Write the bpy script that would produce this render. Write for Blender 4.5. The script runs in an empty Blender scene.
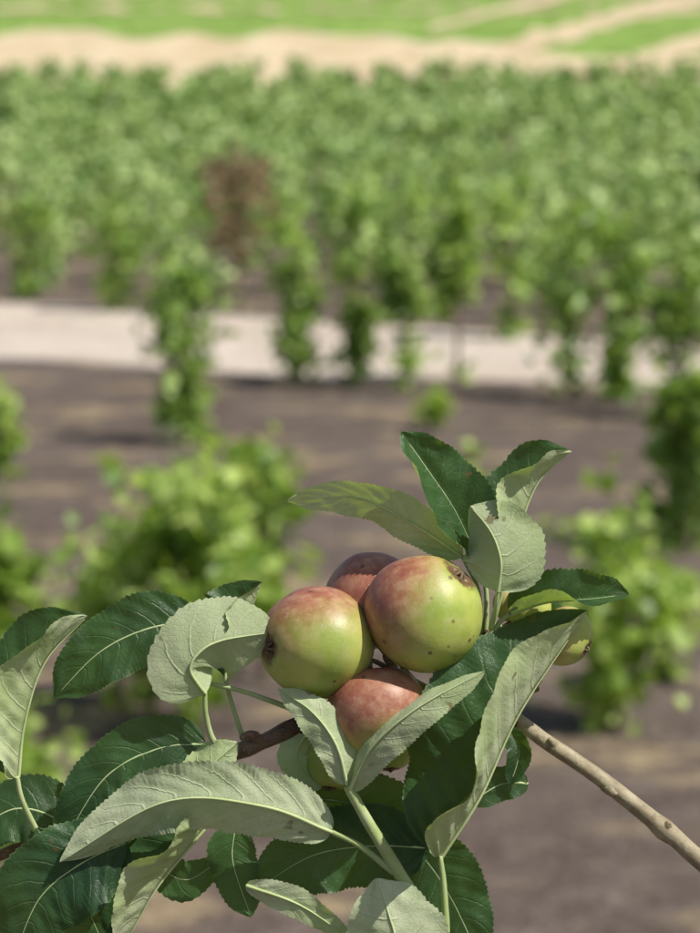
import bpy, math, random
import numpy as np
from mathutils import Vector, noise as mnoise
random.seed(7); rng=np.random.default_rng(7)
sc=bpy.context.scene
COL=sc.collection
PITCH=0.13; H=3.4; D=1.2; S=0.000424   # S metres per unit at the branch
K=S/D
# ------------------------------------------------------------------ materials
def newmat(name):
    m=bpy.data.materials.new(name); m.use_nodes=True
    nt=m.node_tree; nt.nodes.clear()
    return m,nt,nt.nodes,nt.links
class G:
    def __init__(s,nt): s.nt=nt; s.n=nt.nodes; s.l=nt.links
    def node(s,t,**kw):
        nd=s.n.new(t)
        for k,v in kw.items(): setattr(nd,k,v)
        return nd
    def set(s,inp,v):
        if isinstance(v,bpy.types.NodeSocket): s.l.new(v,inp)
        else: inp.default_value=v
    def math(s,op,a,b=0.0,c=None,clamp=False):
        nd=s.node('ShaderNodeMath',operation=op); nd.use_clamp=clamp
        s.set(nd.inputs[0],a); s.set(nd.inputs[1],b)
        if c is not None: s.set(nd.inputs[2],c)
        return nd.outputs[0]
    def mix(s,f,a,b,mode='MIX'):
        nd=s.node('ShaderNodeMix',data_type='RGBA',blend_type=mode)
        s.set(nd.inputs[0],f)
        for i,v in ((6,a),(7,b)):
            if isinstance(v,tuple) and len(v)==3: v=(*v,1)
            s.set(nd.inputs[i],v)
        return nd.outputs[2]
    def noise(s,vec,scale,detail=3,rough=0.55):
        nd=s.node('ShaderNodeTexNoise'); s.l.new(vec,nd.inputs['Vector'])
        nd.inputs['Scale'].default_value=scale; nd.inputs['Detail'].default_value=detail
        nd.inputs['Roughness'].default_value=rough
        return nd.outputs[0]
    def vor(s,vec,scale,feature='F1'):
        nd=s.node('ShaderNodeTexVoronoi',feature=feature); s.l.new(vec,nd.inputs['Vector'])
        nd.inputs['Scale'].default_value=scale
        return nd.outputs['Distance']
    def ramp(s,v,a,b,smooth=True):
        nd=s.node('ShaderNodeMapRange'); nd.clamp=True
        if smooth: nd.interpolation_type='SMOOTHSTEP'
        s.set(nd.inputs[0],v); s.set(nd.inputs[1],a); s.set(nd.inputs[2],b)
        return nd.outputs[0]
    def bump(s,h,strength,dist,normal=None):
        nd=s.node('ShaderNodeBump'); s.set(nd.inputs['Height'],h)
        nd.inputs['Strength'].default_value=strength; nd.inputs['Distance'].default_value=dist
        if normal is not None: s.l.new(normal,nd.inputs['Normal'])
        return nd.outputs[0]
    def bsdf(s,color,rough,normal=None,spec=0.5,sheen=0):
        nd=s.node('ShaderNodeBsdfPrincipled'); 
        if isinstance(color,tuple): color=(*color,1)
        s.set(nd.inputs['Base Color'],color); s.set(nd.inputs['Roughness'],rough)
        s.set(nd.inputs['Specular IOR Level'],spec)
        if normal is not None: s.l.new(normal,nd.inputs['Normal'])
        if sheen: nd.inputs['Sheen Weight'].default_value=sheen
        return nd
    def out(s,sh):
        o=s.node('ShaderNodeOutputMaterial'); s.l.new(sh,o.inputs[0])

def soil_mat(name,c1,c2,c3,litter=0.0,sc1=3.0,dark=0.5):
    m,nt,_,_=newmat(name); g=G(nt)
    P=g.node('ShaderNodeNewGeometry').outputs['Position']
    n1=g.noise(P,0.35,3); n2=g.noise(P,sc1,5,0.65); n3=g.noise(P,sc1*6,4,0.7)
    c=g.mix(g.ramp(n1,0.35,0.68),c1,c2)
    c=g.mix(g.ramp(n2,0.42,0.72),c,c3)
    c=g.mix(g.math('MULTIPLY',g.ramp(n3,0.45,0.62),dark),c,tuple(x*0.3 for x in c1))
    if litter:
        n4=g.noise(P,0.8,3,0.6)
        f=g.math('MULTIPLY',g.ramp(n4,0.52,0.64),litter)
        f=g.math('MULTIPLY',f,g.ramp(n2,0.35,0.6))
        c=g.mix(f,c,(0.64,0.49,0.29))
    nb=g.bump(g.math('ADD',n2,g.math('MULTIPLY',n3,0.5)),1.0,0.25)
    b=g.bsdf(c,0.95,nb,0.1); g.out(b.outputs[0]); return m

def foliage_mat(name,dark,mid,light,transl=(0.52,0.68,0.07),tw=0.4,brown=0.0,nsc=0.6):
    m,nt,_,_=newmat(name); g=G(nt)
    geo=g.node('ShaderNodeNewGeometry'); P=geo.outputs['Position']; R=geo.outputs['Random Per Island']
    n=g.noise(P,nsc,2)
    c=g.mix(R,dark,mid)
    c=g.mix(g.ramp(g.math('ADD',n,g.math('MULTIPLY',R,0.35)),0.55,0.85),c,light)
    if brown: c=g.mix(g.math('MULTIPLY',g.ramp(R,0.2,0.5),brown),c,(0.36,0.25,0.16))
    b=g.bsdf(c,0.4,None,0.5)
    t=g.node('ShaderNodeBsdfTranslucent'); g.set(t.inputs[0],g.mix(0.6,c,(*transl,1)))
    ms=g.node('ShaderNodeMixShader'); ms.inputs[0].default_value=tw
    g.l.new(b.outputs[0],ms.inputs[1]); g.l.new(t.outputs[0],ms.inputs[2]); g.out(ms.outputs[0]); return m

def bark_mat(name,c1,c2,scale=1.0):
    m,nt,_,_=newmat(name); g=G(nt)
    tc=g.node('ShaderNodeTexCoord').outputs['Object']
    n=g.noise(tc,220*scale,4,0.6); n2=g.noise(tc,45*scale,3); v=g.vor(tc,420*scale)
    c=g.mix(g.ramp(n2,0.35,0.65),c1,c2)
    c=g.mix(g.math('MULTIPLY',g.ramp(n,0.5,0.7),0.5),c,tuple(x*0.4 for x in c1))
    c=g.mix(g.math('MULTIPLY',g.ramp(v,0.18,0.08),0.6),c,(0.5,0.45,0.36))
    b=g.bsdf(c,0.6,g.bump(g.math('ADD',n,n2),0.5,0.0012/scale),0.35); g.out(b.outputs[0]); return m

def leaf_mat():
    m,nt,_,_=newmat('apple_leaf'); g=G(nt)
    at=g.node('ShaderNodeAttribute',attribute_name='leaf'); sep=g.node('ShaderNodeSeparateXYZ')
    g.l.new(at.outputs['Vector'],sep.inputs[0]); t,s,p=sep.outputs
    geo=g.node('ShaderNodeNewGeometry'); back=geo.outputs['Backfacing']
    oi=g.node('ShaderNodeObjectInfo').outputs['Random']
    tc=g.node('ShaderNodeTexCoord').outputs['Object']
    a=g.math('ABSOLUTE',s)
    wob=g.noise(tc,120,2)
    p2=g.math('ADD',p,g.math('MULTIPLY',g.math('SUBTRACT',wob,0.5),0.2))
    fr=g.math('ABSOLUTE',g.math('SUBTRACT',g.math('FRACT',p2),0.5))
    vein=g.ramp(fr,0.43,0.495)
    vein=g.math('MULTIPLY',vein,g.ramp(a,1.0,0.45))
    rib=g.ramp(a,0.035,0.012)
    vein=g.math('MAXIMUM',vein,rib)
    net=g.ramp(g.vor(tc,420,'DISTANCE_TO_EDGE'),0.12,0.0)
    n=g.noise(tc,35,3); nf=g.noise(tc,260,3); n3=g.noise(tc,80,3,0.6)
    up=g.mix(oi,(0.016,0.050,0.020),(0.034,0.088,0.024))
    up=g.mix(g.ramp(n,0.35,0.7),up,(0.042,0.105,0.030))
    up=g.mix(g.math('MULTIPLY',g.ramp(n3,0.5,0.75),0.5),up,(0.013,0.038,0.016))
    up=g.mix(g.math('MULTIPLY',vein,0.26),up,(0.16,0.24,0.09))
    up=g.mix(g.math('MULTIPLY',net,0.2),up,(0.010,0.032,0.015))
    edge=g.ramp(a,0.965,1.0)
    up=g.mix(g.math('MULTIPLY',edge,0.35),up,(0.25,0.33,0.12))
    lo=g.mix(oi,(0.54,0.61,0.39),(0.46,0.57,0.24))
    lo=g.mix(g.ramp(n,0.3,0.75),lo,(0.66,0.71,0.48))
    lo=g.mix(g.math('MULTIPLY',g.ramp(n3,0.5,0.72),0.35),lo,(0.40,0.50,0.25))
    lo=g.mix(g.math('MULTIPLY',vein,0.45),lo,(0.72,0.78,0.52))
    lo=g.mix(g.math('MULTIPLY',net,0.2),lo,(0.36,0.46,0.22))
    sp=g.ramp(g.noise(tc,110,2,0.4),0.72,0.77)
    col=g.mix(back,up,lo)
    col=g.mix(g.math('MULTIPLY',sp,0.7),col,(0.16,0.09,0.04))
    h=g.math('ADD',g.math('MULTIPLY',vein,-0.9),g.math('MULTIPLY',net,-0.22))
    h=g.math('ADD',h,g.math('MULTIPLY',nf,0.3))
    nb=g.bump(h,0.45,0.0006)
    rough=g.math('ADD',g.math('MULTIPLY',back,0.35),g.math('ADD',0.36,g.math('MULTIPLY',n3,0.18)))
    b=g.bsdf(col,rough,nb,0.4)
    tr=g.node('ShaderNodeBsdfTranslucent'); tcol=g.mix(g.math('MULTIPLY',vein,0.6),(0.38,0.56,0.06),(0.14,0.24,0.03))
    g.set(tr.inputs[0],tcol)
    ms=g.node('ShaderNodeMixShader'); g.set(ms.inputs[0],g.math('ADD',g.math('MULTIPLY',back,0.12),0.20))
    g.l.new(b.outputs[0],ms.inputs[1]); g.l.new(tr.outputs[0],ms.inputs[2]); g.out(ms.outputs[0]); return m

def stem_mat(name,c1,c2,back=0.4):
    m,nt,_,_=newmat(name); g=G(nt)
    tc=g.node('ShaderNodeTexCoord').outputs['Object']
    n=g.noise(tc,60,3); nf=g.noise(tc,1200,3,0.7)
    c=g.mix(g.ramp(n,0.35,0.65),c1,c2)
    c=g.mix(g.math('MULTIPLY',g.ramp(nf,0.5,0.7),0.2),c,(0.6,0.63,0.5))
    b=g.bsdf(c,0.7,g.bump(nf,0.4,0.0004),0.3,0.1); g.out(b.outputs[0]); return m

def apple_mat():
    m,nt,_,_=newmat('young_apple_skin'); g=G(nt)
    at=g.node('ShaderNodeAttribute',attribute_name='skin'); sep=g.node('ShaderNodeSeparateXYZ')
    g.l.new(at.outputs['Vector'],sep.inputs[0]); blush,pole,ang=sep.outputs
    tc0=g.node('ShaderNodeTexCoord').outputs['Object']
    oi=g.node('ShaderNodeObjectInfo').outputs['Random']
    cmb=g.node('ShaderNodeVectorMath',operation='ADD'); g.l.new(tc0,cmb.inputs[0])
    cx_=g.node('ShaderNodeCombineXYZ'); g.l.new(oi,cx_.inputs[0]); g.l.new(cx_.outputs[0],cmb.inputs[1])
    tc=cmb.outputs[0]
    mp=g.node('ShaderNodeMapping'); g.l.new(tc,mp.inputs[0]); mp.inputs['Scale'].default_value=(1,1,0.35)
    st=g.noise(mp.outputs[0],160,3,0.6); n=g.noise(tc,50,3,0.5); nf=g.noise(tc,700,3,0.6); nm=g.noise(tc,150,4,0.65)
    green=g.mix(g.ramp(n,0.3,0.7),(0.26,0.36,0.05),(0.48,0.51,0.12))
    red=g.mix(g.ramp(nm,0.2,0.8),(0.27,0.085,0.055),(0.42,0.17,0.10))
    f=g.math('ADD',blush,g.math('MULTIPLY',g.math('SUBTRACT',st,0.5),0.45))
    f=g.math('ADD',f,g.math('MULTIPLY',g.math('SUBTRACT',n,0.5),0.6))
    f=g.ramp(f,0.12,1.02)
    c=g.mix(f,green,red)
    c=g.mix(g.math('MULTIPLY',g.ramp(nm,0.40,0.75),0.25),c,(0.56,0.50,0.30))
    v=g.vor(tc,360); dots=g.ramp(v,0.13,0.07)
    c=g.mix(g.math('MULTIPLY',dots,0.4),c,(0.58,0.54,0.32))
    v2=g.vor(tc,95); c=g.mix(g.math('MULTIPLY',g.ramp(g.math('ADD',v2,g.math('MULTIPLY',nf,0.05)),0.16,0.09),0.8),c,(0.11,0.065,0.03))
    sc_=g.ramp(g.noise(tc,42,5,0.7),0.63,0.69); c=g.mix(g.math('MULTIPLY',g.math('MULTIPLY',sc_,g.ramp(nm,0.35,0.6)),0.55),c,(0.27,0.17,0.08))
    rus=g.ramp(g.math('ADD',pole,g.math('MULTIPLY',g.math('SUBTRACT',nm,0.5),0.16)),-0.92,-0.975)
    c=g.mix(rus,c,(0.14,0.08,0.035))
    rus2=g.ramp(pole,0.93,1.0); c=g.mix(rus2,c,(0.30,0.24,0.09))
    h=g.math('ADD',g.math('MULTIPLY',dots,0.4),g.math('MULTIPLY',nf,0.5))
    h=g.math('ADD',h,g.math('MULTIPLY',nm,0.6))
    rough=g.math('ADD',g.math('MULTIPLY',nm,0.4),0.24)
    b=g.bsdf(c,rough,g.bump(h,0.3,0.0005),0.5)
    g.out(b.outputs[0]); return m

M_SOIL=soil_mat('bare_soil',(0.205,0.155,0.128),(0.28,0.22,0.185),(0.35,0.285,0.24),0.85)
M_PATH=soil_mat('pale_path_dirt',(0.68,0.56,0.46),(0.79,0.68,0.57),(0.82,0.72,0.61),0,1.5,0.15)
M_TAN=soil_mat('dry_field_dirt',(0.55,0.43,0.26),(0.70,0.56,0.37),(0.72,0.61,0.43),0,0.4,0.3)
M_GREEN=soil_mat('grass_field',(0.18,0.30,0.055),(0.26,0.40,0.09),(0.34,0.45,0.13),0,0.3,0.6)
M_VNEAR=foliage_mat('vine_foliage_near',(0.10,0.20,0.025),(0.34,0.52,0.08),(0.66,0.80,0.26),nsc=2.0,tw=0.45)
M_VMID=foliage_mat('vine_foliage_mid',(0.07,0.16,0.03),(0.26,0.44,0.08),(0.52,0.70,0.22),nsc=1.4,tw=0.42)
M_VFAR=foliage_mat('vine_foliage_far_hazed',(0.09,0.20,0.045),(0.35,0.55,0.16),(0.66,0.80,0.36),tw=0.3,nsc=1.0)  # distance haze is put into these paler greens, no volume
M_VBR=foliage_mat('vine_foliage_brown',(0.18,0.19,0.08),(0.30,0.28,0.15),(0.38,0.34,0.2),brown=0.9,transl=(0.5,0.4,0.2))
M_TRUNK=bark_mat('vine_bark',(0.14,0.10,0.07),(0.22,0.17,0.12),0.1)
M_BARK=bark_mat('apple_bark',(0.25,0.20,0.12),(0.42,0.37,0.24))
M_BARK2=bark_mat('apple_spur_bark',(0.10,0.055,0.04),(0.20,0.12,0.08))
M_LEAF=leaf_mat(); M_STEM=stem_mat('green_stem',(0.33,0.42,0.15),(0.44,0.51,0.25))
M_STEMR=stem_mat('reddish_stem',(0.30,0.26,0.13),(0.32,0.17,0.10))
M_RIB=stem_mat('leaf_midrib',(0.42,0.52,0.22),(0.54,0.62,0.32))
M_DRY=stem_mat('dry_sepal',(0.10,0.06,0.035),(0.20,0.13,0.07))
M_APPLE=apple_mat()

# ------------------------------------------------------------------ mesh helpers
def mesh_np(name,V,F,mat,smooth=False,parent=None):
    V=np.asarray(V,dtype=np.float32); F=np.asarray(F,dtype=np.int32)
    me=bpy.data.meshes.new(name); me.vertices.add(len(V)); me.vertices.foreach_set('co',V.ravel())
    k=F.shape[1]; me.loops.add(F.size); me.loops.foreach_set('vertex_index',F.ravel())
    me.polygons.add(len(F)); me.polygons.foreach_set('loop_start',np.arange(0,F.size,k,dtype=np.int32))
    me.polygons.foreach_set('loop_total',np.full(len(F),k,dtype=np.int32))
    if smooth: me.polygons.foreach_set('use_smooth',np.ones(len(F),dtype=bool))
    me.update(calc_edges=True); me.validate()
    me.materials.append(mat)
    ob=bpy.data.objects.new(name,me); COL.objects.link(ob)
    if parent: ob.parent=parent
    return ob
def empty(name):
    e=bpy.data.objects.new(name,None); COL.objects.link(e); e.empty_display_size=0.1; return e
def catmull(pts,n):
    P=np.asarray(pts,float)
    if len(P)==2: P=np.array([P[0],(P[0]*2+P[1])/3,(P[0]+2*P[1])/3,P[1]])
    Q=np.vstack([2*P[0]-P[1],P,2*P[-1]-P[-2]]); m=len(P)-1
    seg=np.linalg.norm(np.diff(P[:,:3],axis=0),axis=1); cum=np.r_[0,np.cumsum(seg)]/seg.sum()
    out=[]
    for t in np.linspace(0,1,n):
        i=min(np.searchsorted(cum,t,side='right')-1,m-1); u=(t-cum[i])/(cum[i+1]-cum[i])
        a,b,c,d=Q[i],Q[i+1],Q[i+2],Q[i+3]
        out.append(0.5*((2*b)+(-a+c)*u+(2*a-5*b+4*c-d)*u*u+(-a+3*b-3*c+d)*u**3))
    return np.array(out)
def tube_arrays(pts,sides=10,n=None,bumps=0,seed=0):
    n=n or len(pts)*8
    C=catmull(pts,n); X=C[:,:3]; R=np.maximum(C[:,3],1e-5)
    T=np.gradient(X,axis=0); T/=np.linalg.norm(T,axis=1)[:,None]
    up=np.array([0.13,0.97,0.2]); V=[];F=[]
    for i in range(n):
        a=up-T[i]*np.dot(up,T[i]); a/=np.linalg.norm(a); b=np.cross(T[i],a); up=a
        for j in range(sides):
            th=2*math.pi*j/sides; r=R[i]
            if bumps: r*=1+bumps*mnoise.noise(Vector((i*0.35+seed,j*1.1,seed)))
            V.append(X[i]+r*(math.cos(th)*a+math.sin(th)*b))
    for i in range(n-1):
        for j in range(sides):
            k=(j+1)%sides; F.append((i*sides+j,i*sides+k,(i+1)*sides+k,(i+1)*sides+j))
    V=list(V); c0=len(V); V.append(X[0]); V.append(X[-1])
    for j in range(sides):
        k=(j+1)%sides; F.append((c0,k,j,j)); F.append((c0+1,(n-1)*sides+j,(n-1)*sides+k,(n-1)*sides+k))
    return np.array(V),F
def build_tubes(name,tubes,mat,parent=None,sides=10,bumps=0):
    me=bpy.data.meshes.new(name); VV=[];FF=[];o=0
    for q,t in enumerate(tubes):
        V,F=tube_arrays(t,sides,bumps=bumps,seed=q*3.1)
        VV+= [tuple(v) for v in V]; FF+=[tuple(dict.fromkeys(x+o for x in f)) for f in F]; o+=len(V)
    me.from_pydata(VV,[],FF); me.update(); me.materials.append(mat)
    for p in me.polygons: p.use_smooth=True
    ob=bpy.data.objects.new(name,me); COL.objects.link(ob)
    if parent: ob.parent=parent
    return ob

# ------------------------------------------------------------------ terrain
def slope(y):
    if y<45: return 0
    if y<140: return 0.07*(y-45)/95
    if y<170: return 0.07+0.06*(y-140)/30
    if y<330: return 0.13
    return max(0.13-0.0006*(y-330),-0.02)
_ys=np.arange(0,700,0.25); _zs=np.cumsum([slope(y)*0.25 for y in _ys])
def tz(y):
    y=np.asarray(y,float)
    z=np.interp(y,_ys,_zs)
    q=np.clip((7.0-y)/5.0,0,1)
    return z+1.75*(3*q**2-2*q**3)
ys=np.r_[np.arange(-40,0,4),np.arange(0,260,1.0),np.arange(260,700,8)]
xs=np.linspace(-320,320,41)
def sheet(name,xs,yfun,nv,mat,off):
    V=[];F=[]
    for i,x in enumerate(xs):
        y0,y1=yfun(x)
        for j in range(nv+1):
            y=y0+(y1-y0)*j/nv; V.append((x,y,float(tz(y))+off))
    for i in range(len(xs)-1):
        for j in range(nv):
            a=i*(nv+1)+j; F.append((a,a+nv+1,a+nv+2,a+1))
    return mesh_np(name,V,F,mat,True)
V=[(x,y,float(tz(y))) for x in xs for y in ys]; ny=len(ys)
F=[(i*ny+j,(i+1)*ny+j,(i+1)*ny+j+1,i*ny+j+1) for i in range(len(xs)-1) for j in range(ny-1)]
mesh_np('ground',V,F,M_SOIL,True)
fx=np.linspace(-120,120,481)
wob=lambda x,s,a: a*mnoise.noise(Vector((x*s,3.3,0)))
cx=lambda x:max(-9,min(8,x))
pfront=lambda x:34.4+wob(x,0.35,1.2)-0.40*cx(x)
pback=lambda x:42.8+wob(x+50,0.4,1.0)-0.75*cx(x)
sheet('dirt_path',fx,lambda x:(pfront(x),pback(x)),14,M_PATH,0.012)
sheet('grass_field',np.linspace(-200,200,161),lambda x:(143,420),277,M_GREEN,0.02)
def band(x):
    top=175.5+wob(x,0.35,5)+wob(x+9,0.12,4)
    k=min(1,max(0,(x-6)/7)); return 144,top*(1-k)+164*k
sheet('dirt_road',np.linspace(-150,150,601),band,38,M_TAN,0.04)
sheet('dirt_track',np.linspace(8,60,160),lambda x:(166+2.15*(x-10)+wob(x,0.8,3),174.5+2.15*(x-10)+wob(x+30,0.9,3)),30,M_TAN,0.06)
sheet('dirt_track',np.linspace(15,60,140),lambda x:(158+2.1*(x-16)+wob(x,0.8,2),165+2.1*(x-16)+wob(x+7,0.7,2)),30,M_TAN,0.08)
sheet('dirt_track',np.linspace(5,60,160),lambda x:(186+2.1*(x-9)+wob(x,0.8,2),189.5+2.2*(x-9)+wob(x+5,0.9,2)),16,M_TAN,0.1)
for q in range(2): sheet('crop_row_soil',np.linspace(-90,60,300),lambda x:(190+q*11-0.02*x+wob(x+q*20,0.5,3),191.2+q*11-0.02*x+wob(x+q*31,0.6,4)),5,M_TAN,0.12+q*0.01)

# ------------------------------------------------------------------ vines
LV=np.array([(0,0,0),(-.46,.26,.12),(-.40,.72,.10),(0,1,-.05),(.40,.72,.10),(.46,.26,.12)])
def leaf_cloud_arrays(C,size):
    n=len(C)
    d=rng.normal(size=(n,3)); d[:,2]-=0.35; d/=np.linalg.norm(d,axis=1)[:,None]
    u=rng.normal(size=(n,3))*0.8; u[:,2]+=1.0
    r=np.cross(d,u); r/=np.linalg.norm(r,axis=1)[:,None]+1e-9; nn=np.cross(r,d)
    s=size*rng.uniform(0.6,1.25,size=n)
    V=C[:,None,:]+s[:,None,None]*(LV[None,:,0,None]*r[:,None,:]+LV[None,:,1,None]*d[:,None,:]+LV[None,:,2,None]*nn[:,None,:])
    base=(np.arange(n)*6)[:,None]
    F=np.concatenate([base+np.array([[0,3,2,1]]),base+np.array([[0,5,4,3]])])
    return V.reshape(-1,3),F
def vine_points(h,w,nl,low=0.15,clump=0.11,taper=0.5,nclump=None,canes=1.0,clen=1.0):
    nc=nclump or max(8,int(nl/26)); pts=[]
    for c in range(nc):
        z=low+(0.93-low)*rng.uniform()**0.85
        prof=(taper+(1-taper)*math.sin(min(1,z*0.95)*math.pi*0.62))*(1 if z<0.8 else 1-(z-0.8)*2.5)
        a=rng.uniform(0,2*math.pi); rr=w*prof*math.sqrt(rng.uniform())*0.9
        ctr=np.array([rr*math.cos(a),rr*math.sin(a),z*h])
        k=int(nl/nc*rng.uniform(0.5,1.5)); sg=clump*rng.uniform(0.6,1.3)
        pts.append(ctr+rng.normal(size=(k,3))*np.array([sg,sg,sg*1.1]))
    ns=int((4+w*8)*canes)
    for c in range(ns):
        a=rng.uniform(0,2*math.pi); st=np.array([w*0.4*math.cos(a),w*0.4*math.sin(a),h*rng.uniform(0.35,0.85)])
        L=rng.uniform(0.25,0.55)*min(h,1.8)*0.6*clen; t=np.linspace(0,1,14)[:,None]
        dr=np.array([math.cos(a)*0.6,math.sin(a)*0.6,rng.uniform(0.2,1.1)])
        pts.append(st+dr*L*t-np.array([0,0,0.5*L])*t**2+rng.normal(size=(14,3))*0.035)
    P=np.vstack(pts); P[:,2]=np.maximum(P[:,2],0.04); return P
def pos(px,py):
    th=PITCH+(py-466.5)*K; d=H/th; return (px-350)*K*d,d
def make_vine(px,py,top,hw,mat,size=0.12,nl=700,low=0.12,taper=0.5,name='grapevine',clump=0.11,canes=1.0,clen=1.0):
    x,d=pos(px,py); h=(py-top)*K*d; w=hw*K*d
    e=empty(name); e.location=(x,d,float(tz(d)))
    P=vine_points(h,w,nl,low,clump,taper,canes=canes,clen=clen)
    V,F=leaf_cloud_arrays(P,size); mesh_np('foliage',V,F,mat,False,e)
    tubes=[[(0,0,-0.05,0.035),(0.02,0.01,h*0.3,0.028),(-0.01,0.02,h*0.62,0.02),(0.02,0,h*0.85,0.008)]]
    for k in range(8):
        a=rng.uniform(0,6.28); z=h*rng.uniform(0.15,0.6)
        tubes.append([(0,0,z,0.014),(w*0.4*math.cos(a),w*0.4*math.sin(a),z+h*0.14,0.009),(w*0.85*math.cos(a),w*0.85*math.sin(a),z+h*0.24,0.004)])
    build_tubes('trunk',tubes,M_TRUNK,e,6); return e
make_vine(190,745,466,70,M_VNEAR,0.12,560,0.12,0.7,clump=0.10,canes=3.0,clen=1.6)
make_vine(262,690,448,30,M_VNEAR,0.12,170,0.3,0.6,clump=0.09,canes=2.0,clen=1.2)
make_vine(112,715,560,30,M_VNEAR,0.11,150,0.05,0.8,canes=2)
make_vine(622,740,520,52,M_VNEAR,0.11,480,0.08,0.85,clump=0.10,canes=2.4,clen=1.4)
make_vine(672,690,560,26,M_VNEAR,0.11,120,0.05,0.85,clump=0.08,canes=1.5)
make_vine(-22,735,505,50,M_VNEAR,0.12,340,0.08,0.8,canes=2)
make_vine(15,860,740,50,M_VNEAR,0.09,300,0.05,0.9)
make_vine(182,445,262,25,M_VMID,0.13,540,0.05,0.5,clump=0.09,canes=1.0)
for (x,b,t,w) in [(300,388,190,20),(357,386,180,20),(404,392,175,20),(457,382,175,21),(572,402,190,25),(622,402,205,27),(678,420,225,35),(118,312,190,30),(512,340,170,32),(30,300,190,32)]:
    make_vine(x,b,t,w,M_VMID,0.135,500,0.03,0.2,clump=0.10,canes=1.0)
make_vine(690,552,375,36,M_VMID,0.13,560,0.05,0.7,canes=1.5)
make_vine(-12,480,385,22,M_VNEAR,0.12,240,0.05,0.7)
make_vine(430,432,392,20,M_VNEAR,0.11,70,0.05,0.8,name='young_grapevine',clump=0.07,canes=0.4)
make_vine(468,492,445,18,M_VNEAR,0.09,60,0.05,0.8,name='young_grapevine',clump=0.06,canes=0.4)
make_vine(238,315,150,38,M_VBR,0.13,700,0.35,0.6)
Vs=[];Fs=[];o=0
y=40.0
while y<142:
    half=0.14*y+9; x=-half+rng.uniform(0,1.5)
    while x<half:
        yy=y+rng.normal()*0.35
        if yy>pback(x)+1.2+(2.0 if x<-2 else 0):
            h=rng.uniform(1.4,2.35)*(1.0 if y<120 else 0.9); w=rng.uniform(0.45,0.8)
            nl=int(230 if y<65 else (150 if y<95 else 110)); sz=0.15 if y<65 else (0.20 if y<95 else 0.25)
            P=vine_points(h,w,nl,0.1,0.14,0.35,nclump=8)+np.array([x,yy,float(tz(yy))])
            V,F=leaf_cloud_arrays(P,sz); Vs.append(V); Fs.append(F+o); o+=len(V)
        x+=rng.uniform(1.5,2.6)
    y+=rng.uniform(2.6,3.5)
mesh_np('distant_vineyard',np.vstack(Vs),np.vstack(Fs),M_VFAR)

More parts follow.
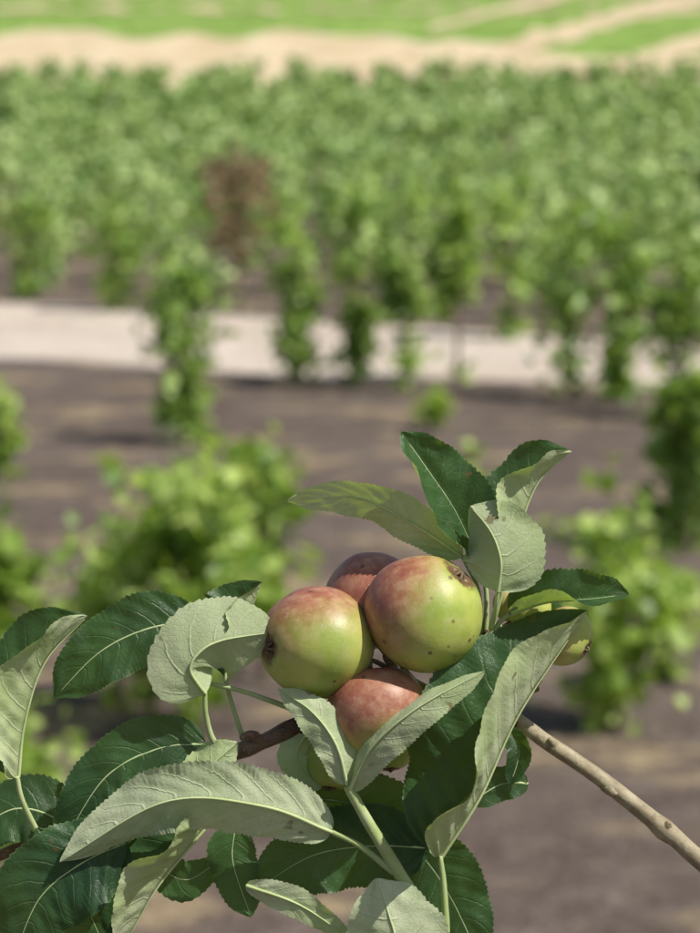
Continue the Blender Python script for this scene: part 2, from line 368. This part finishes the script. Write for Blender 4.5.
# ------------------------------------------------------------------ apple branch (its own frame, branch units)
ca,sa=math.cos(PITCH),math.sin(PITCH)
br=empty('apple_tree_branch'); br.location=(0,D*ca,H-D*sa); br.rotation_euler=(-PITCH,0,0)
def B(px,py,d):
    y=d*S; f=(D+y)/D
    return np.array([(px-350)*S*f,y,-(py-466.5)*S*f])
def B4(p): 
    q=B(p[0],p[1],p[2]); return (*q,p[3]*S)
NS=12
PN=(0.42**0.44)*(0.58**0.61)
def make_leaf(i,pts,W,A,Bv,cA=0,cB=0,wave=1.0,seed=0,rib=1.0):
    P0=catmull([B(*p) for p in pts],60)
    L=np.linalg.norm(np.diff(P0,axis=0),axis=1).sum()
    teeth=max(14,int(L/0.0021)); NT=teeth*4
    P=catmull([B(*p) for p in pts],NT+1)
    T=np.gradient(P,axis=0); T/=np.linalg.norm(T,axis=1)[:,None]
    W=W*S; Vw=np.array([0,-1.0,0]); nverts=[]; att=[]
    cols=2*NS+1; nv=max(5,min(9,int(L/0.009)))
    lr=random.Random(seed+i*17)
    ph=lr.uniform(0,6); ph2=lr.uniform(0,6); rib_pts=[]
    Lt=lambda a,t:(a[0]+(a[1]-a[0])*t) if isinstance(a,tuple) else a
    for k in range(NT+1):
        t=k/NT; Tt=T[k]; Nn=Vw-Tt*np.dot(Vw,Tt); Nn/=np.linalg.norm(Nn)+1e-9; Sd=np.cross(Tt,Nn)
        w=(t**0.44)*((1-t)**0.61)/PN
        if t>0.9: w*=1-0.35*(t-0.9)/0.1
        saw=((t*teeth)%1.0); amp=0.085*min(1,0.013/max(W,0.005))
        big=0.5+0.5*math.sin(int(t*teeth)*2.3+ph)
        row=[None]*cols; 
        am=math.radians((Lt(A,t)+Lt(Bv,t))/2); upn=math.cos(am)*Sd+math.sin(am)*Nn
        for side in (0,1):
            a0=math.radians(Lt(A if side==0 else Bv,t)); curl=math.radians(cA if side==0 else cB)
            sgn=1 if side==0 else -1
            ws=w*(1+amp*(saw-0.5)*(0.6+0.8*big)*(1 if 0.04<t<0.97 else 0)+0.04*math.sin(t*9+ph+side*2)+0.02*math.sin(t*23+ph2))
            X=P[k].copy()
            for j in range(0,NS+1):
                s=j/NS
                an=a0+curl*s*s*(1 if side==0 else -1)
                an+=sgn*(0.26*math.sin(t*10+ph+side*1.7)+0.15*math.sin(t*19+ph2+side)*s)*wave*s
                dr=math.cos(an)*Sd+math.sin(an)*Nn
                if j>0: X=X+dr*(W*ws/NS)
                nrm=(-math.sin(an)*Sd+math.cos(an)*Nn)*sgn
                pp=(t-0.20*s**1.15)*nv+ (0.22 if side else 0)*min(1,s*6)
                puck=W*0.05*wave*(abs(math.sin(math.pi*(pp-0.5)))-0.5)*min(1,s*3)*(1-t)**0.4*(1-0.4*s)
                nn_=mnoise.noise(Vector((t*L*140,s*sgn*W*120,i*7.7)))*0.0008*min(1,s*3)*wave
                pz=X+nrm*(puck+nn_)
                idx=NS+j*sgn
                if j>0 or side==0:
                    row[idx]=pz; att.append((k*cols+idx,(t,s*sgn,pp)))
        nverts+=row
        if k%12==0 and k<NT-3: rib_pts.append((*(P[k]-upn*0.0007*(1-t)),max(0.00010,(0.00075*(1-t)+0.00008)*rib)))
    F=[]
    for k in range(NT):
        for j in range(cols-1):
            a=k*cols+j; F.append((a,a+1,a+cols+1,a+cols))
    ob=mesh_np('leaf_%d'%i,np.array(nverts),F,M_LEAF,True,br)
    arr=np.zeros((len(nverts),3),dtype=np.float32)
    for idx,v in att: arr[idx]=v
    at=ob.data.attributes.new('leaf','FLOAT_VECTOR','POINT'); at.data.foreach_set('vector',arr.ravel())
    RIBS.append(rib_pts)
RIBS=[]
leaves=[
 ([(478,560,12),(456,512,5),(428,470,-4),(401,432,-8)],42,5,125,0,20),
 ([(462,556,0),(415,525,-8),(358,498,-8),(287,501,0)],25,212,392,0,0),
 ([(512,560,12),(524,512,12),(541,478,10),(571,451,5)],52,124,198,0,0),
 ([(498,592,-22),(501,562,-30),(491,532,-30),(470,506,-22)],46,(205,235),(358,348),0,-10,0.5),
 ([(510,614,-5),(545,602,-14),(590,599,-14),(629,594,-5)],34,(122,70),(165,172),0,10),
 ([(205,694,-18),(190,668,-28),(214,643,-28),(281,631,-15)],47,(178,190),(312,330),0,0,0.5),
 ([(222,655,20),(246,618,16),(262,582,8)],48,112,200,0,0),
 ([(200,622,20),(150,628,15),(100,652,15),(54,698,22)],38,-14,166,10,-10),
 ([(17,778,-2),(24,722,-8),(45,662,-12),(88,616,-8)],64,(112,124),192,0,0),
 ([(206,744,5),(160,748,-2),(105,778,-4),(58,852,5)],36,-8,170,0,0),
 ([(332,832,-24),(262,806,-42),(165,802,-42),(60,862,-28)],39,(195,222),(355,335),0,-20),
 ([(186,806,-8),(205,772,-10),(238,742,-6)],24,190,340,0,0),
 ([(128,842,-4),(84,862,-14),(40,898,-14),(12,962,-6)],50,-5,172,0,0),
 ([(112,965,8),(88,910,5),(60,862,5),(36,828,8)],38,8,176,0,0),
 ([(80,835,40),(42,812,36),(5,812,36),(-40,850,40)],36,-25,165,0,0),
 ([(216,815,2),(186,850,-3),(152,895,-3),(120,955,4)],60,-8,(64,56),0,0),
 ([(236,824,15),(233,862,12),(251,917,12)],26,-5,172,0,0),
 ([(428,848,22),(372,846,16),(312,856,14),(252,892,18)],44,-5,176,0,0),
 ([(392,828,26),(424,858,22),(452,900,18),(482,965,18)],42,-8,170,0,0),
 ([(246,885,-4),(300,905,-8),(352,940,-8)],16,170,345,0,0),
 ([(392,1010,-50),(398,955,-50),(388,912,-46),(376,878,-36)],54,190,350,0,0),
 ([(440,858,-28),(480,796,-36),(520,712,-36),(588,611,-22)],94,(106,120),(182,188),0,-8),
 ([(350,790,-38),(372,748,-60),(418,708,-74),(485,671,-72)],24,(250,248),(362,355),0,0,0.6),
 ([(347,785,-36),(336,745,-42),(312,712,-38),(278,689,-26)],22,190,330,0,0),
 ([(528,784,24),(502,784,20),(468,804,18)],18,0,178,0,0),
 ([(508,728,18),(519,752,14),(510,786,14)],14,20,150,0,0),
 ([(436,700,30),(470,668,26),(510,643,26)],26,-5,165,0,0),
 ([(306,735,12),(296,758,10),(320,790,12)],20,190,345,0,0),
 ([(475,640,30),(470,668,30),(430,705,30)],20,-5,165,0,0),
 ([(300,800,38),(330,800,30),(395,812,28),(440,850,30)],36,-5,165,0,0),
 ([(150,860,30),(185,880,26),(220,860,26)],22,-5,165,0,0),
 ([(545,625,26),(548,600,22),(540,578,18)],14,0,170,0,0),
 ([(60,800,26),(90,815,22),(140,830,22),(200,812,24)],34,-5,168,0,0),
]
for i,a in enumerate(leaves): make_leaf(i,*a)
build_tubes('leaf_midribs',RIBS,M_RIB,br,6)
pet=[
 [(440,856,-28,2.6),(444,890,-26,3.2),(446,950,-22,4.2),(440,1010,-15,5)],
 [(348,786,-36,5),(368,822,-32,5.6),(396,868,-28,6.4),(432,930,-22,7.5),(460,990,-10,9)],
 [(332,832,-24,2.6),(360,846,-26,3),(394,872,-27,4)],
 [(498,590,-22,2),(496,606,-16,2.4),(491,628,0,3)],
 [(205,692,-18,2.2),(206,715,-14,2.6),(214,742,-4,3.4),(232,752,10,4)],
 [(208,683,8,2.2),(245,692,6,2.4),(290,708,10,3)],
 [(17,776,-2,2.4),(22,800,2,2.8),(36,830,15,3.4)],
 [(510,614,-5,2),(500,622,0,2.4),(488,640,12,3)],
 [(478,558,12,2),(486,590,14,2.4),(486,636,20,3)],
 [(512,560,12,2),(500,600,14,2.2),(488,640,20,3)],
 [(462,556,0,2),(478,590,18,2.2),(482,636,24,3)],
 [(206,744,5,2),(222,748,10,2.6),(236,752,12,3)],
 [(128,842,-4,2),(150,820,10,2.4),(170,790,24,3)],
 [(440,680,20,3),(470,655,15,3.4),(490,636,10,4),(500,625,4,3)],
 [(236,824,15,1.6),(236,800,20,2),(232,760,20,2.6)],
 [(222,655,20,1.8),(228,690,22,2.2),(245,745,20,2.8)],
]
build_tubes('petioles',[[B4(p) for p in t] for t in pet],M_STEM,br,10,0.08)
wood=[[(-60,884,46,5),(60,828,42,5.5),(150,790,36,6),(215,760,22,7),(236,752,16,8.5),(262,742,16,8),(300,726,24,10),(350,712,52,9),(420,704,62,9),(480,706,60,9),(520,724,44,8.5)]]
spur=[[(300,726,24,9),(316,742,28,7),(322,752,34,4)],[(420,704,62,9),(455,680,40,8),(482,650,26,7),(490,630,18,5)],[(262,742,16,7),(250,735,6,5),(240,738,2,2)]]
build_tubes('spur_wood',[[B4(p) for p in t] for t in wood+spur],M_BARK2,br,14,0.22)
rb=[(470,704,60,6),(510,716,46,7.5),(545,741,40,8),(590,771,36,8),(628,800,32,8.4),(655,822,30,9),(664,830,30,11),(674,837,29,9.3),(720,876,26,9.6),(900,1010,30,13),(1200,1290,60,20),(1560,1760,110,34)]
t2=[(664,832,30,7),(667,826,24,5.5),(669,822,20,2)]
t3=[(556,748,40,7),(552,742,34,5),(549,739,30,2)]
t4=[(606,786,34,7),(612,792,28,5),(617,795,25,2)]
build_tubes('limb_wood',[[B4(p) for p in t] for t in (rb,t2,t3,t4)],M_BARK,br,16,0.12)
def toloc(wx,wy,wz):
    v=Vector((wx-br.location.x,wy-br.location.y,wz-br.location.z))
    return (v.x, v.y*ca-v.z*sa, v.y*sa+v.z*ca)
gx,gy=0.62,1.45; gz=float(tz(gy))
trunk=[[(*toloc(gx,gy,gz-0.1),0.085),(*toloc(gx+0.01,gy,gz+0.2),0.06),(*toloc(gx+0.03,gy+0.02,gz+0.75),0.05),(*toloc(gx+0.3,gy+0.15,gz+1.2),0.035),(*toloc(gx+0.7,gy+0.5,gz+1.7),0.02),(*toloc(gx+0.9,gy+0.9,gz+2.1),0.008)],
       [B4((1200,1290,60,20)),B4((1420,1560,90,34)),(*toloc(gx+0.01,gy,gz+0.35),0.03)]]
build_tubes('tree_trunk',trunk,M_BARK,br,16,0.15)

# ------------------------------------------------------------------ apples
Rm=np.array([[1,0,0],[0,ca,sa],[0,-sa,ca]])
def apple(px,py,d,rx,ry,axis,blushdir,blush,stem_to=None,name='apple',off=0.5):
    c=B(px,py,d); f=(D+d*S)/D; rx*=S*f; ry*=S*f
    ax=np.array(axis,float); ax/=np.linalg.norm(ax); z=-ax
    t=np.array([0.3,0.9,0.1]); x=t-z*np.dot(t,z); x/=np.linalg.norm(x); yv=np.cross(z,x)
    bd=np.array(blushdir,float); bd/=np.linalg.norm(bd)
    nu,nvv=96,64; V=[];att=[]; sd=px*0.13
    for i in range(nvv+1):
        ph=math.pi*i/nvv; cz=math.cos(ph); sr=math.sin(ph)
        for j in range(nu):
            th=2*math.pi*j/nu
            lob=1+0.022*math.cos(5*th+sd)*max(0,-cz)+0.022*math.cos(2*th+sd*2)+0.016*math.cos(3*th+sd)
            r=rx*sr*(1+0.06*cz)*lob
            zz=ry*0.97*cz
            zz-=ry*0.20*math.exp(-(ph/0.26)**2)
            q=math.pi-ph
            zz+=ry*0.12*math.exp(-(q/0.24)**2)*(1+0.25*math.cos(5*th))
            p=x*r*math.cos(th)+yv*r*math.sin(th)+z*zz
            nr=p/np.linalg.norm(p)
            p=p*(1+0.012*mnoise.noise(Vector(nr*1.8+np.array([sd,0,0]))))
            V.append(c+p)
            att.append((blush*(off+0.65*float(np.dot(nr,bd))),cz,th))
    Fc=[(i*nu+j,(i+1)*nu+j,(i+1)*nu+(j+1)%nu,i*nu+(j+1)%nu) for i in range(nvv) for j in range(nu)]
    V=np.array(V); origin=Rm@c+np.array(br.location)
    ob=mesh_np(name,V-c,Fc,M_APPLE,True); ob.location=origin; ob.rotation_euler=(-PITCH,0,0)
    at=ob.data.attributes.new('skin','FLOAT_VECTOR','POINT'); at.data.foreach_set('vector',np.array(att,dtype=np.float32).ravel())
    tubes=[]; cc=-z*(ry*0.84)
    for k in range(5):
        a=2*math.pi*k/5+sd; o=x*math.cos(a)+yv*math.sin(a)
        k1=min(rx,0.022)*0.62
        tubes.append([(*(cc+o*k1*0.09),k1*0.07),(*(cc+o*k1*0.17-z*k1*0.06),k1*0.06),(*(cc+o*k1*0.06-z*k1*0.2),k1*0.04),(*(cc-o*k1*0.04-z*k1*0.27),k1*0.008)])
    for k in range(6):
        a=rng.uniform(0,6.28); o=x*math.cos(a)+yv*math.sin(a); k1=min(rx,0.022)*0.6
        tubes.append([(*(cc+o*k1*0.03),k1*0.012),(*(cc+o*k1*0.05-z*k1*0.12),k1*0.01),(*(cc+o*k1*0.10-z*k1*0.22),k1*0.012)])
    build_tubes('calyx',tubes,M_DRY,ob,6)
    if stem_to is not None:
        e=B(*stem_to)-c; s0=z*ry*0.70
        mid=(s0+z*ry*0.45)*0.6+e*0.4
        build_tubes('stalk',[[(*s0,2.6*S),(*(z*ry*1.05),2.6*S),(*mid,2.8*S),(*e,3.6*S)]],M_STEMR,ob,8)
    return ob
apple(316,643,5,58,59,(-0.80,-0.45,-0.05),(-0.35,0.1,1.0),1.15,(410,690,50),off=0.32)
apple(425,613,-10,59,60,(0.64,-0.30,0.72),(-1.0,0.0,0.50),1.2,(430,690,48),off=0.32)
apple(372,600,48,50,50,(-0.3,0.5,0.9),(-0.2,-0.5,0.6),1.5,(430,700,60))
apple(377,713,-4,50,50,(0.12,-0.15,-1.0),(-0.2,-0.25,1.0),1.3,(420,690,55))
apple(388,748,20,30,24,(0.1,-0.3,-0.9),(0,0,1),0.2,None)
apple(332,762,26,30,30,(-0.1,-0.3,-0.9),(0,0,1),0.3,(345,715,50))
apple(565,637,8,30,28,(0.7,-0.3,-0.4),(-0.8,-0.2,0.4),0.6,(492,630,16))
apple(528,606,24,24,23,(0.2,-0.3,0.7),(-0.5,0,0.6),0.5,(490,632,18))
apple(508,604,34,16,18,(-0.2,-0.3,0.8),(-0.5,0,0.6),0.6,(488,636,20))
dry=[]
for (px,py,d) in [(500,636,4),(512,648,6),(538,690,14),(486,642,0),(524,640,2)]:
    for k in range(5):
        a=rng.uniform(0,6.28); b=rng.uniform(0,8)
        dry.append([B4((px,py,d,1.6)),B4((px+5*math.cos(a),py+5*math.sin(a),d-3,1.2)),B4((px+(5+b)*math.cos(a+.4),py+(5+b)*math.sin(a+.4),d-5,0.5))])
dry.append([B4((490,632,12,1.6)),B4((515,660,14,1.4)),B4((538,690,14,1.8))])
build_tubes('dried_blossoms',dry,M_DRY,br,6)

# ------------------------------------------------------------------ light, sky, camera
el=math.radians(54); az=math.radians(118)
sd=Vector((math.sin(az)*math.cos(el),math.cos(az)*math.cos(el),math.sin(el)))
w=bpy.data.worlds.new('World'); sc.world=w; w.use_nodes=True
nt=w.node_tree; bg=nt.nodes['Background']; sk=nt.nodes.new('ShaderNodeTexSky'); sk.sky_type='NISHITA'
sk.sun_disc=False; sk.sun_elevation=el; sk.sun_rotation=az; sk.air_density=1.0; sk.dust_density=2.0
nt.links.new(sk.outputs[0],bg.inputs[0]); bg.inputs[1].default_value=0.09
sl=bpy.data.lights.new('sun','SUN'); sl.energy=5.0; sl.angle=math.radians(0.5); sl.color=(1.0,0.96,0.88)
so=bpy.data.objects.new('sun',sl); COL.objects.link(so); so.rotation_euler=(-sd).to_track_quat('-Z','Y').to_euler(); so.location=(5,-5,12)
cam=bpy.data.cameras.new('camera'); co=bpy.data.objects.new('camera',cam); COL.objects.link(co); sc.camera=co
co.location=(0,0,H); co.rotation_euler=(math.pi/2-PITCH,0,0)
cam.sensor_width=36; cam.lens=36/(933*K); cam.clip_start=0.05; cam.clip_end=2000
cam.dof.use_dof=True; cam.dof.focus_distance=D-0.012; cam.dof.aperture_fstop=cam.lens/7.8
sc.view_settings.view_transform='Standard'; sc.view_settings.look='None'; sc.view_settings.exposure=0; sc.view_settings.gamma=1
